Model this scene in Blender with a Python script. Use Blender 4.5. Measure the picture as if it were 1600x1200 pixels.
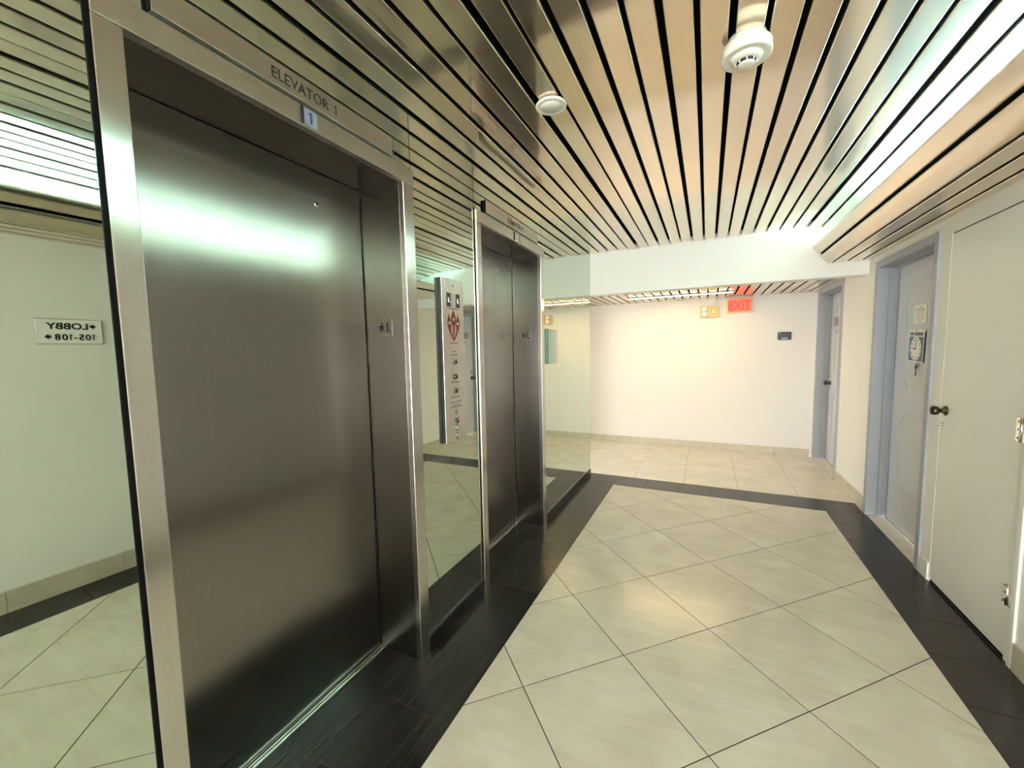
import bpy, bmesh, math, random
from mathutils import Vector, Matrix

random.seed(7)
for o in list(bpy.data.objects):
    bpy.data.objects.remove(o)
scene = bpy.context.scene
COL = scene.collection

# ------------------------------------------------------------------ camera
cam_data = bpy.data.cameras.new('camera')
cam = bpy.data.objects.new('camera', cam_data)
COL.objects.link(cam)
cam_data.sensor_fit = 'HORIZONTAL'
cam_data.sensor_width = 36.0
cam_data.lens = 633.0 / 1600.0 * 36.0
cam_data.clip_start = 0.02
RIGHT = (0.90116527, 0.43305342, -0.01912832)
FORWARD = (-0.43306155, 0.89749893, -0.08338686)
UP = (-0.01894332, 0.08342908, 0.99633365)
cam.matrix_world = Matrix(((RIGHT[0], UP[0], -FORWARD[0], 1.1933),
                           (RIGHT[1], UP[1], -FORWARD[1], 0.0),
                           (RIGHT[2], UP[2], -FORWARD[2], 1.4199),
                           (0, 0, 0, 1)))
scene.camera = cam

# ------------------------------------------------------------------ light and exposure
world = bpy.data.worlds.new('world')
scene.world = world
world.use_nodes = True
world.node_tree.nodes['Background'].inputs[0].default_value = (0.97, 0.98, 0.99, 1)
world.node_tree.nodes['Background'].inputs[1].default_value = 12.0
vs = scene.view_settings
vs.view_transform = 'Standard'
vs.look = 'None'
vs.gamma = 1.0
vs.use_curve_mapping = False
vs.exposure = 1.38
# sampling guides (no light of their own) in the two added, unseen openings that let daylight in
for p_loc, p_rot, p_size in (((1.2, -6.05, 1.1), (math.pi / 2, 0, 0), (2.0, 2.2)), ((-7.05, 5.45, 1.0), (math.pi / 2, 0, -math.pi / 2), (0.44, 2.0))):
    pd = bpy.data.lights.new('daylight_portal', 'AREA')
    pd.shape = 'RECTANGLE'; pd.size, pd.size_y = p_size
    pd.cycles.is_portal = True
    po = bpy.data.objects.new('daylight_portal', pd)
    po.location = p_loc; po.rotation_euler = p_rot
    COL.objects.link(po)
COVE_STRENGTH = 88.0
COVE_COLOR = (0.50, 0.91, 1.0)
CORRIDOR_STRENGTH = 46.0
CORRIDOR_COLOR = (1.0, 0.70, 0.33)

# ------------------------------------------------------------------ dimensions (metres)
H = 2.445            # slatted ceiling
W = 2.41             # right wall
YE = 4.44            # end of the mirrored wall, face of the header
YF = 6.205           # far corridor wall
YB = -6.0            # back of the lobby
LOWZ = 2.065         # corridor ceiling
PITCH = 0.102
XL = -7.0            # left end of the corridor
MX = 0.02            # mirror surface

# ------------------------------------------------------------------ materials
def new_mat(name):
    m = bpy.data.materials.new(name)
    m.use_nodes = True
    nt = m.node_tree
    return m, nt, nt.nodes['Principled BSDF']

def nd(nt, kind, **kw):
    n = nt.nodes.new(kind)
    for k, v in kw.items():
        setattr(n, k, v)
    return n

def simple(name, col, rough=0.5, metal=0.0, emit=None, estr=0.0, spec=0.5, coat=0.0, noise=0.0, nscale=8.0, bump=0.0):
    m, nt, b = new_mat(name)
    b.inputs['Base Color'].default_value = (*col, 1)
    b.inputs['Roughness'].default_value = rough
    b.inputs['Metallic'].default_value = metal
    b.inputs['Specular IOR Level'].default_value = spec
    b.inputs['Coat Weight'].default_value = coat
    if emit:
        b.inputs['Emission Color'].default_value = (*emit, 1)
        b.inputs['Emission Strength'].default_value = estr
    if noise or bump:
        tc = nd(nt, 'ShaderNodeTexCoord')
        nz = nd(nt, 'ShaderNodeTexNoise')
        nz.inputs['Scale'].default_value = nscale
        nz.inputs['Detail'].default_value = 5
        nt.links.new(tc.outputs['Object'], nz.inputs['Vector'])
        if noise:
            mx = nd(nt, 'ShaderNodeMix', data_type='RGBA')
            mx.inputs['A'].default_value = (*[c * (1 - noise) for c in col], 1)
            mx.inputs['B'].default_value = (*[min(1, c * (1 + noise)) for c in col], 1)
            nt.links.new(nz.outputs['Fac'], mx.inputs['Factor'])
            nt.links.new(mx.outputs['Result'], b.inputs['Base Color'])
        if bump:
            bp = nd(nt, 'ShaderNodeBump')
            bp.inputs['Strength'].default_value = bump
            bp.inputs['Distance'].default_value = 0.002
            nt.links.new(nz.outputs['Fac'], bp.inputs['Height'])
            nt.links.new(bp.outputs['Normal'], b.inputs['Normal'])
    return m

def brushed(name, col, rough, scale, aniso=0.5, arot=0.0, var=0.12, bump=0.05, smudge=0.06):
    """metal with a stretched grain; scale = object-space stretch of the grain noise"""
    m, nt, b = new_mat(name)
    b.inputs['Metallic'].default_value = 1.0
    tc = nd(nt, 'ShaderNodeTexCoord')
    mp = nd(nt, 'ShaderNodeMapping')
    mp.inputs['Scale'].default_value = scale
    nz = nd(nt, 'ShaderNodeTexNoise')
    nz.inputs['Scale'].default_value = 1.0
    nz.inputs['Detail'].default_value = 4
    nt.links.new(tc.outputs['Object'], mp.inputs['Vector'])
    nt.links.new(mp.outputs['Vector'], nz.inputs['Vector'])
    sm = nd(nt, 'ShaderNodeTexNoise')
    sm.inputs['Scale'].default_value = 3.0
    sm.inputs['Detail'].default_value = 2
    nt.links.new(tc.outputs['Object'], sm.inputs['Vector'])
    mx = nd(nt, 'ShaderNodeMix', data_type='RGBA')
    mx.inputs['A'].default_value = (*[c * (1 - var) for c in col], 1)
    mx.inputs['B'].default_value = (*[min(1, c * (1 + var)) for c in col], 1)
    nt.links.new(nz.outputs['Fac'], mx.inputs['Factor'])
    nt.links.new(mx.outputs['Result'], b.inputs['Base Color'])
    r1 = nd(nt, 'ShaderNodeMapRange')
    r1.inputs['To Min'].default_value = rough - smudge
    r1.inputs['To Max'].default_value = rough + smudge
    nt.links.new(sm.outputs['Fac'], r1.inputs['Value'])
    nt.links.new(r1.outputs['Result'], b.inputs['Roughness'])
    b.inputs['Anisotropic'].default_value = aniso
    b.inputs['Anisotropic Rotation'].default_value = arot
    tg = nd(nt, 'ShaderNodeTangent', direction_type='RADIAL', axis='Z')
    nt.links.new(tg.outputs['Tangent'], b.inputs['Tangent'])
    return m

def hazy_metal(name, col, r_sharp, r_haze, haze):
    """polished aluminium sheet: a sharp lobe plus a wide hazy one, slight panel unevenness"""
    m, nt, b = new_mat(name)
    oi = nd(nt, 'ShaderNodeObjectInfo')
    mx = nd(nt, 'ShaderNodeMix', data_type='RGBA')
    mx.inputs['A'].default_value = (*[c * 0.93 for c in col], 1)
    mx.inputs['B'].default_value = (*[c * 1.06 for c in col], 1)
    nt.links.new(oi.outputs['Random'], mx.inputs['Factor'])
    b2 = nd(nt, 'ShaderNodeBsdfPrincipled')
    for q, r in ((b, r_sharp), (b2, r_haze)):
        q.inputs['Metallic'].default_value = 1.0
        q.inputs['Roughness'].default_value = r
        nt.links.new(mx.outputs['Result'], q.inputs['Base Color'])
    ms = nd(nt, 'ShaderNodeMixShader')
    ms.inputs['Fac'].default_value = haze
    nt.links.new(b.outputs['BSDF'], ms.inputs[1])
    nt.links.new(b2.outputs['BSDF'], ms.inputs[2])
    nt.links.new(ms.outputs['Shader'], nt.nodes['Material Output'].inputs['Surface'])
    return m

def tile_mat(name, col_a, col_b, rough, stretch, rotz=0.0, streak=0.5, offset=True, bump=0.02, detail=8, rvar=0.06, ramp=(0.3, 0.68)):
    m, nt, b = new_mat(name)
    tc = nd(nt, 'ShaderNodeTexCoord')
    oi = nd(nt, 'ShaderNodeObjectInfo')
    mul = nd(nt, 'ShaderNodeVectorMath', operation='SCALE')
    cmb = nd(nt, 'ShaderNodeCombineXYZ')
    nt.links.new(oi.outputs['Random'], cmb.inputs['X'])
    nt.links.new(oi.outputs['Random'], cmb.inputs['Z'])
    nt.links.new(cmb.outputs['Vector'], mul.inputs[0])
    mul.inputs['Scale'].default_value = 37.0 if offset else 0.0
    add = nd(nt, 'ShaderNodeVectorMath', operation='ADD')
    nt.links.new(tc.outputs['Object'], add.inputs[0])
    nt.links.new(mul.outputs['Vector'], add.inputs[1])
    mp = nd(nt, 'ShaderNodeMapping')
    mp.inputs['Rotation'].default_value = (0, 0, rotz)
    mp.inputs['Scale'].default_value = stretch
    nt.links.new(add.outputs['Vector'], mp.inputs['Vector'])
    nz = nd(nt, 'ShaderNodeTexNoise')
    nz.inputs['Scale'].default_value = 1.0
    nz.inputs['Detail'].default_value = detail
    nz.inputs['Roughness'].default_value = 0.62
    nz.inputs['Distortion'].default_value = 0.6
    nt.links.new(mp.outputs['Vector'], nz.inputs['Vector'])
    cl = nd(nt, 'ShaderNodeTexNoise')
    cl.inputs['Scale'].default_value = 5.0
    cl.inputs['Detail'].default_value = 5
    nt.links.new(add.outputs['Vector'], cl.inputs['Vector'])
    mixf = nd(nt, 'ShaderNodeMix', data_type='FLOAT')
    mixf.inputs['Factor'].default_value = streak
    nt.links.new(cl.outputs['Fac'], mixf.inputs['A'])
    nt.links.new(nz.outputs['Fac'], mixf.inputs['B'])
    cr = nd(nt, 'ShaderNodeValToRGB')
    cr.color_ramp.elements[0].position = ramp[0]
    cr.color_ramp.elements[1].position = ramp[1]
    cr.color_ramp.elements[0].color = (*col_a, 1)
    cr.color_ramp.elements[1].color = (*col_b, 1)
    nt.links.new(mixf.outputs['Result'], cr.inputs['Fac'])
    nt.links.new(cr.outputs['Color'], b.inputs['Base Color'])
    rr = nd(nt, 'ShaderNodeMapRange')
    rr.inputs['To Min'].default_value = rough - rvar
    rr.inputs['To Max'].default_value = rough + rvar
    nt.links.new(cl.outputs['Fac'], rr.inputs['Value'])
    nt.links.new(rr.outputs['Result'], b.inputs['Roughness'])
    if bump:
        bp = nd(nt, 'ShaderNodeBump')
        bp.inputs['Strength'].default_value = bump
        bp.inputs['Distance'].default_value = 0.001
        nt.links.new(nz.outputs['Fac'], bp.inputs['Height'])
        nt.links.new(bp.outputs['Normal'], b.inputs['Normal'])
    return m

M = {}
M['tile'] = tile_mat('cream_floor_tile', (0.62, 0.58, 0.475), (0.78, 0.745, 0.64), 0.20, (3.0, 26.0, 3.0), math.radians(-25), 0.45)
M['border'] = tile_mat('charcoal_border_tile', (0.006, 0.006, 0.007), (0.030, 0.027, 0.024), 0.24, (75.0, 2.0, 5.0), 0.0, 0.92, bump=0.0, detail=1.0, rvar=0.0, ramp=(0.28, 0.75))
M['grout'] = simple('brown_grout', (0.06, 0.045, 0.03), 0.9)
M['base_tile'] = tile_mat('cream_base_tile', (0.50, 0.45, 0.35), (0.66, 0.60, 0.48), 0.35, (12.0, 12.0, 40.0), 0.0, 0.4)
M['wall'] = simple('white_wall_paint', (0.86, 0.85, 0.80), 0.6, noise=0.02, nscale=3.0, bump=0.08)
M['wall_far'] = simple('far_wall_paint', (0.82, 0.80, 0.76), 0.6, noise=0.015, nscale=2.0, bump=0.08)
M['slat'] = hazy_metal('aluminium_slat', (0.82, 0.71, 0.58), 0.075, 0.42, 0.28)
M['plenum'] = simple('black_plenum', (0.004, 0.004, 0.004), 0.9, spec=0.1)
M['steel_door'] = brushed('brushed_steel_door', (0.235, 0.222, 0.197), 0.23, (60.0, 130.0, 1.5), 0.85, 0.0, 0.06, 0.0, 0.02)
M['steel'] = brushed('brushed_steel_frame', (0.56, 0.54, 0.50), 0.22, (130.0, 130.0, 2.0), 0.75, 0.0, 0.06, 0.0, 0.03)
M['steel_plate'] = brushed('brushed_steel_plate', (0.60, 0.575, 0.53), 0.28, (60.0, 2.0, 130.0), 0.6, 0.0, 0.06, 0.0, 0.03)
M['chrome'] = simple('chrome', (0.80, 0.79, 0.76), 0.12, 1.0)
M['mirror'] = simple('green_tinted_mirror', (0.56, 0.63, 0.54), 0.0, 1.0)
M['mirror_edge'] = simple('glass_edge', (0.01, 0.03, 0.022), 0.15)
M['black'] = simple('black_plastic', (0.008, 0.008, 0.009), 0.35)
M['ink'] = simple('black_lettering', (0.01, 0.01, 0.012), 0.5)
M['navy'] = simple('navy_lettering', (0.015, 0.03, 0.10), 0.5)
M['blue_door'] = simple('pale_blue_door_paint', (0.68, 0.71, 0.78), 0.42, noise=0.03, nscale=5.0)
M['shaded_blue_frame'] = simple('shaded_frame_paint', (0.35, 0.38, 0.41), 0.42, noise=0.03, nscale=5.0)  # door paint made darker, with the shade of the reveals in the colour
M['white_door'] = simple('white_door_paint', (0.86, 0.85, 0.80), 0.45, noise=0.025, nscale=4.0)
M['white_plastic'] = simple('white_plastic', (0.80, 0.79, 0.70), 0.4)
M['cream_plastic'] = simple('cream_plastic', (0.74, 0.57, 0.24), 0.4)
M['cream_lens'] = simple('cream_lens', (0.72, 0.58, 0.25), 0.25)
M['paper'] = simple('paper', (0.95, 0.95, 0.94), 0.7)
M['print'] = simple('grey_print', (0.32, 0.31, 0.30), 0.7)
M['brass'] = simple('aged_brass', (0.10, 0.085, 0.055), 0.3, 1.0)
M['sign_white'] = simple('sign_white', (0.93, 0.93, 0.90), 0.35)
M['red'] = simple('red_enamel', (0.15, 0.014, 0.013), 0.45)
M['blue_sign'] = simple('blue_sign', (0.025, 0.10, 0.25), 0.4)
M['indicator'] = simple('blue_grey_indicator', (0.26, 0.31, 0.42), 0.35)
M['tube_cool'] = simple('cool_fluorescent_tube', (0.9, 0.9, 0.9), 0.4, emit=COVE_COLOR, estr=COVE_STRENGTH)
M['tube_warm'] = simple('warm_fluorescent_tube', (0.9, 0.9, 0.9), 0.4, emit=CORRIDOR_COLOR, estr=CORRIDOR_STRENGTH)
M['exit_face'] = simple('exit_sign_face', (0.12, 0.01, 0.004), 0.4, emit=(1.0, 0.11, 0.03), estr=0.5)
M['exit_letter'] = simple('exit_sign_letters', (0.10, 0.004, 0.002), 0.4, emit=(1.0, 0.01, 0.004), estr=0.26)
M['teal'] = simple('teal_acrylic_edge', (0.02, 0.24, 0.20), 0.2)
m_, nt_, b_ = new_mat('clear_acrylic')
b_.inputs['Base Color'].default_value = (0.74, 0.84, 0.79, 1)
b_.inputs['Roughness'].default_value = 0.1
b_.inputs['Alpha'].default_value = 0.4
M['acrylic'] = m_
M['display'] = simple('display_glass', (0.004, 0.005, 0.012), 0.08)
M['display_digit'] = simple('display_digit', (0.8, 0.8, 0.8), 0.4, emit=(1, 1, 1), estr=0.8)

# ------------------------------------------------------------------ mesh helpers
class MB:
    def __init__(s):
        s.v = []; s.f = []; s.sm = []
    def add(s, vs_, fs, smooth=False):
        n = len(s.v)
        s.v += [tuple(v) for v in vs_]
        for f in fs:
            s.f.append([i + n for i in f]); s.sm.append(smooth)
        return s
    def box(s, x0, x1, y0, y1, z0, z1):
        v = [(x0, y0, z0), (x1, y0, z0), (x1, y1, z0), (x0, y1, z0), (x0, y0, z1), (x1, y0, z1), (x1, y1, z1), (x0, y1, z1)]
        return s.add(v, [(0, 3, 2, 1), (4, 5, 6, 7), (0, 1, 5, 4), (1, 2, 6, 5), (2, 3, 7, 6), (3, 0, 4, 7)])
    def bbox(s, x0, x1, y0, y1, z0, z1, b=0.002, seg=2):
        bm = bmesh.new()
        bmesh.ops.create_cube(bm, size=1.0)
        for v in bm.verts:
            v.co = Vector(((x0 + x1) / 2 + v.co.x * (x1 - x0), (y0 + y1) / 2 + v.co.y * (y1 - y0), (z0 + z1) / 2 + v.co.z * (z1 - z0)))
        bmesh.ops.bevel(bm, geom=bm.edges[:], offset=b, segments=seg, affect='EDGES', profile=0.5)
        bm.verts.index_update()
        s.add([v.co[:] for v in bm.verts], [[v.index for v in f.verts] for f in bm.faces])
        bm.free()
        return s
    def prism(s, pts, d, flip=False):
        """pts: list of 3-D points of a planar polygon; d: extrusion vector"""
        n = len(pts)
        d = Vector(d)
        a = [Vector(p) for p in pts]
        b = [p + d for p in a]
        fs = [tuple(range(n))[::-1], tuple(range(n, 2 * n))]
        fs += [(i, (i + 1) % n, n + (i + 1) % n, n + i) for i in range(n)]
        if flip:
            fs = [f[::-1] for f in fs]
        return s.add([p[:] for p in a + b], fs)
    def lathe(s, prof, origin, axis, seg=24, smooth=True):
        """prof: list of (radius, height along axis)"""
        axis = Vector(axis).normalized()
        t = Vector((0, 0, 1)) if abs(axis.z) < 0.9 else Vector((1, 0, 0))
        u = axis.cross(t).normalized(); w = axis.cross(u)
        o = Vector(origin)
        vs_ = []
        for r, h in prof:
            for k in range(seg):
                a = 2 * math.pi * k / seg
                vs_.append((o + axis * h + (u * math.cos(a) + w * math.sin(a)) * r)[:])
        fs = []
        for j in range(len(prof) - 1):
            for k in range(seg):
                k2 = (k + 1) % seg
                fs.append((j * seg + k, j * seg + k2, (j + 1) * seg + k2, (j + 1) * seg + k))
        n0 = len(s.f)
        s.add(vs_, fs, smooth)
        nv = len(s.v) - len(vs_)
        for j in (0, len(prof) - 1):
            if prof[j][0] > 1e-6:
                f = [nv + j * seg + k for k in range(seg)]
                s.f.append(f[::-1] if j == 0 else f); s.sm.append(False)
        return s
    def ring(s, outer, inner, d):
        """flat ring between two matching 3-D polygons extruded by d"""
        n = len(outer); d = Vector(d)
        A = [Vector(p) for p in outer]; B = [Vector(p) for p in inner]
        vs_ = [p[:] for p in A + B] + [(p + d)[:] for p in A + B]
        fs = []
        for i in range(n):
            j = (i + 1) % n
            fs += [(2 * n + i, 2 * n + j, 3 * n + j, 3 * n + i), (i, j, 2 * n + j, 2 * n + i), (n + j, n + i, 3 * n + i, 3 * n + j)]
        return s.add(vs_, fs)
    def mesh(s, name, mat):
        me = bpy.data.meshes.new(name)
        me.from_pydata(s.v, [], s.f)
        me.polygons.foreach_set('use_smooth', s.sm)
        bm = bmesh.new(); bm.from_mesh(me)
        bmesh.ops.recalc_face_normals(bm, faces=bm.faces[:])
        bm.to_mesh(me); bm.free()
        me.materials.append(M[mat] if isinstance(mat, str) else mat)
        me.update()
        return me
    def build(s, name, mat, parent=None):
        return link(name, s.mesh(name, mat), parent)

def link(name, data, parent=None, loc=None, rot=None):
    o = bpy.data.objects.new(name, data)
    COL.objects.link(o)
    if loc: o.location = loc
    if rot: o.rotation_euler = rot
    if parent:
        o.parent = parent
        o.matrix_parent_inverse = Matrix.Translation(-parent.location) if parent.type == 'EMPTY' else Matrix.Identity(4)
    return o

def thing(name, label, cat, loc=(0, 0, 0), group=None):
    o = bpy.data.objects.new(name, None)
    COL.objects.link(o)
    o.location = loc
    o.empty_display_size = 0.05
    return tag(o, label, cat, group)

def tag(o, label, cat, group=None):
    o['label'] = label; o['category'] = cat
    if group: o['group'] = group
    return o

def struct(o):
    o['kind'] = 'structure'
    return o

def text(name, s, size, origin, right, up, mat, parent, depth=0.0008, align='CENTER', sx=1.0, offset=0.0):
    """lettering as a mesh; origin = baseline anchor, right/up = world directions"""
    cu = bpy.data.curves.new(name, 'FONT')
    cu.body = s; cu.size = size; cu.align_x = align; cu.extrude = depth; cu.resolution_u = 4; cu.offset = offset
    tmp = bpy.data.objects.new(name + '_tmp', cu)
    COL.objects.link(tmp)
    dg = bpy.context.evaluated_depsgraph_get()
    me = bpy.data.meshes.new_from_object(tmp.evaluated_get(dg))
    bpy.data.objects.remove(tmp)
    bpy.data.curves.remove(cu)
    r = Vector(right); u = Vector(up); n = r.cross(u); o = Vector(origin)
    for v in me.vertices:
        v.co = o + r * (v.co.x * sx) + u * v.co.y + n * v.co.z
    me.name = name
    me.materials.clear(); me.materials.append(M[mat])
    return link(name, me, parent)

def one(name, h, origin, right, up, mat, parent, depth=0.0008):
    """numeral 1 with a flag; origin = baseline centre"""
    r = Vector(right); u = Vector(up); n = r.cross(u); o = Vector(origin) - n * depth
    P = [(-0.04, 0.0), (0.12, 0.0), (0.12, 1.0), (0.0, 1.0), (-0.07, 0.90), (-0.24, 0.81), (-0.24, 0.68), (-0.04, 0.77)]
    return MB().prism([(o + r * (a * h) + u * (b * h))[:] for a, b in P], (n * (2 * depth))[:]).build(name, mat, parent)

def number(name, s, size, origin, right, up, mat, parent, sx=1.0, offset=0.0):
    """figures set one by one from origin (left end of the baseline)"""
    r = Vector(right); o = Vector(origin)
    for ch in s:
        adv = size * sx * {'1': 0.42, '-': 0.40}.get(ch, 0.60)
        c = o + r * (adv / 2)
        if ch == '1': one(name, size * 0.70, c, right, up, mat, parent)
        else: text(name, ch, size, c, right, up, mat, parent, sx=sx, offset=offset)
        o = o + r * adv

def clip_poly(poly, x0, x1, y0, y1):
    def cut(ps, inside, inter):
        out = []
        for i in range(len(ps)):
            a, b = ps[i - 1], ps[i]
            ia, ib = inside(a), inside(b)
            if ib:
                if not ia: out.append(inter(a, b))
                out.append(b)
            elif ia:
                out.append(inter(a, b))
        return out
    def ix(c): return lambda a, b: (c, a[1] + (b[1] - a[1]) * (c - a[0]) / (b[0] - a[0]))
    def iy(c): return lambda a, b: (a[0] + (b[0] - a[0]) * (c - a[1]) / (b[1] - a[1]), c)
    for ins, it in ((lambda p: p[0] >= x0, ix(x0)), (lambda p: p[0] <= x1, ix(x1)), (lambda p: p[1] >= y0, iy(y0)), (lambda p: p[1] <= y1, iy(y1))):
        poly = cut(poly, ins, it)
        if len(poly) < 3: return []
    return poly

def area2(p):
    return abs(sum(p[i - 1][0] * p[i][1] - p[i][0] * p[i - 1][1] for i in range(len(p)))) / 2

# ------------------------------------------------------------------ floor
floor = struct(MB().box(XL, W + 0.17, YB, YF, -0.06, -0.0015).build('floor', 'grout'))

def slab(name, poly, mat, z=0.0, parent=floor):
    # small arris around the top so every tile has its own edge
    cx = sum(p[0] for p in poly) / len(poly); cy = sum(p[1] for p in poly) / len(poly)
    n = len(poly)
    e = 0.0008
    def inset(p):
        d = math.hypot(p[0] - cx, p[1] - cy)
        return (p[0] + (cx - p[0]) * e / d, p[1] + (cy - p[1]) * e / d)
    lo = [(p[0] - cx, p[1] - cy, -0.006) for p in poly]
    mid = [(p[0] - cx, p[1] - cy, -0.0006) for p in poly]
    top = [(inset(p)[0] - cx, inset(p)[1] - cy, 0.0) for p in poly]
    fs = [tuple(range(2 * n, 3 * n))]
    for i in range(n):
        j = (i + 1) % n
        fs += [(i, j, n + j, n + i), (n + i, n + j, 2 * n + j, 2 * n + i)]
    o = MB().add(lo + mid + top, fs).build(name, mat)
    o.location = (cx, cy, z)
    o.parent = parent
    return o

D = 0.5 / math.sqrt(2)
G = 0.0023
X0, X1, Y1 = 0.335, 2.13, 4.17
ox, oy = 0.517, 1.4537
for a in range(-30, 31):
    for b in range(-30, 31):
        cx = ox + D * (a - b); cy = oy + D * (a + b) + D
        if cx < X0 - D or cx > X1 + D or cy < YB - D or cy > Y1 + D: continue
        r = D - G * math.sqrt(2)
        p = clip_poly([(cx, cy - r), (cx + r, cy), (cx, cy + r), (cx - r, cy)], X0 + 0.001, X1 - 0.001, YB, Y1 - 0.001)
        if p and area2(p) > 2e-4:
            slab('tile', p, 'tile')
BT = 0.3045
def rect(x0, x1, y0, y1): return [(x0, y0), (x1, y0), (x1, y1), (x0, y1)]
g = 0.0012
yy = 2.395 - 28 * BT
while yy < 4.485:
    ya, yb = max(yy, YB), min(yy + BT, 4.485)
    if yb > ya + 0.01:
        slab('border_tile', rect(0.0, X0 - g, ya + g, yb - g), 'border')
        slab('border_tile', rect(X1 + g, W, ya + g, yb - g), 'border')
    yy += BT
xx = X0
while xx < X1 - 0.01:
    xb = min(xx + BT, X1)
    slab('border_tile', rect(xx + g, xb - g, Y1 + g, 4.485 - g), 'border')
    xx += BT
for ey in (0.489, 2.043):
    slab('border_tile', rect(-0.185, -g, ey + 0.001, ey + 0.902), 'border')
# corridor tiles, laid square
k = -14
while -0.009 + 0.5 * k < W:
    xa, xb = max(XL, -0.009 + 0.5 * k), min(W, -0.009 + 0.5 * k + 0.5)
    ys = [4.485, 4.97, 5.47, 5.97, YF]
    if xb > xa:
        for i in range(4):
            slab('tile', rect(xa + 0.0012, xb - 0.0012, ys[i] + 0.0012, ys[i + 1] - 0.0012), 'tile')
    k += 1
# light sill tiles in the two door recesses
for ya, yb in ((3.32, 3.77), (3.77, 4.21), (5.18, 5.63), (5.63, 6.08)):
    slab('sill_tile', rect(W + 0.001, W + 0.12, ya + 0.001, yb - 0.001), 'tile')

# ------------------------------------------------------------------ walls
def wall_x(name, x0, x1, y0, y1, z0, z1, holes, mat):
    """wall slab in the y-z plane with rectangular holes (ya, yb, za, zb)"""
    ysn = sorted({y0, y1, *[h[0] for h in holes], *[h[1] for h in holes]})
    mb = MB()
    for a, b in zip(ysn[:-1], ysn[1:]):
        zs = sorted((h[2], h[3]) for h in holes if h[0] <= a + 1e-6 and h[1] >= b - 1e-6)
        z = z0
        for za, zb in zs:
            if za > z + 1e-6: mb.box(x0, x1, a, b, z, za)
            z = zb
        if z < z1: mb.box(x0, x1, a, b, z, z1)
    return struct(mb.build(name, mat))

E1 = (0.489, 1.392); E2 = (2.043, 2.945); EH = 2.134
wl = wall_x('wall_left', -0.30, 0.008, YB, YE, 0.0, 2.6, [(E1[0] - 0.03, E1[1] + 0.03, 0.0, EH + 0.03), (E2[0] - 0.03, E2[1] + 0.03, 0.0, EH + 0.03)], 'wall')
struct(MB().box(-0.5, -0.30, YB, YE, 0, 2.6).build('wall_shaft', 'plenum'))
D1 = (3.32, 4.21, 2.01); D2 = (5.18, 6.08, 2.01); D3 = (2.476, 3.152, 2.022)
wall_x('wall_right', W, W + 0.17, YB, YF + 0.1, 0.0, 2.6, [(D1[0] - 0.03, D1[1] + 0.03, 0, D1[2] + 0.03), (D2[0] - 0.03, D2[1] + 0.03, 0, D2[2] + 0.03), (D3[0], D3[1], 0.0, D3[2])], 'wall')
struct(MB().box(XL - 0.1, W, YF, YF + 0.1, 0, 2.6).build('wall_far', 'wall_far'))
struct(MB().box(0.0, W, YE, YE + 0.14, 2.0, 2.6).build('wall_header', 'wall'))
wb = MB()   # unseen back of the lobby, with a wide opening added for daylight
wb.box(-0.5, 0.2, YB - 0.1, YB, 0, 2.6); wb.box(2.2, W, YB - 0.1, YB, 0, 2.6); wb.box(0.2, 2.2, YB - 0.1, YB, 2.2, 2.6)
struct(wb.build('wall_back', 'wall'))
struct(MB().box(XL - 0.1, XL, YE - 0.1, 5.23, 0, 2.6).box(XL - 0.1, XL, 5.67, YF, 0, 2.6).box(XL - 0.1, XL, 5.23, 5.67, 2.0, 2.6).build('wall_corridor_end', 'wall'))  # narrow opening in this unseen wall is added for side daylight
struct(MB().box(XL, -0.5, YE - 0.1, YE, 0, 2.6).build('wall_corridor_near', 'wall'))

# baseboards made of cream tiles
def base_run(name, pieces, mat):
    root = bpy.data.objects.new(name, None); COL.objects.link(root); struct(root)
    for b in pieces:
        MB().bbox(*b, b=0.0015, seg=1).build('base_tile', mat, root)
    return root
def run(a, b, start, step):
    out = []; t = start
    while t < b:
        lo, hi = max(a, t), min(b, t + step)
        if hi - lo > 0.01: out.append((lo + 0.0008, hi - 0.0008))
        t += step
    return out
base_run('baseboard_far', [(a, b, YF - 0.011, YF, 0.0, 0.09) for a, b in run(XL, 2.385, XL - 0.009, 0.5)], 'base_tile')
base_run('baseboard_right', [(W - 0.011, W, a, b, 0.0, 0.125) for a, b in run(4.265, 5.125, 4.265, 0.5) + run(YB, 2.40, YB + 0.09, 0.5)], 'base_tile')
base_run('baseboard_left', [(0.008, 0.026, a, b, 0.0, 0.064) for a, b in run(YB, 0.425, YB + 0.2, 0.6) + [(1.462, 1.986)] + run(3.012, YE, 3.012, 0.72)], 'black')

# ------------------------------------------------------------------ slatted metal ceilings
def slat_mesh(name, width, length, depth=0.014, r=0.004, mat='slat', bend=None):
    w = width / 2
    prof = [(-w, depth)]
    for i in range(5):
        a = math.pi + i * math.pi / 8
        prof.append((-w + r + r * math.cos(a), r + r * math.sin(a)))
    for i in range(5):
        a = 1.5 * math.pi + i * math.pi / 8
        prof.append((w - r + r * math.cos(a), r + r * math.sin(a)))
    prof.append((w, depth))
    n = len(prof)
    t = 0.0008
    v = [(x, 0, z) for x, z in prof] + [(x, length, z) for x, z in prof]
    mb = MB()
    for i in range(n - 1):
        mb.add([v[i], v[i + 1], v[n + i + 1], v[n + i]], [(0, 1, 2, 3)], False)
    me = bpy.data.meshes.new(name)
    me.from_pydata(v, [], [(i, n + i, n + i + 1, i + 1) for i in range(n - 1)])
    me.polygons.foreach_set('use_smooth', [i not in (0, 5, n - 2) for i in range(n - 1)])
    me.materials.append(M[mat]); me.update()
    return me

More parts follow.
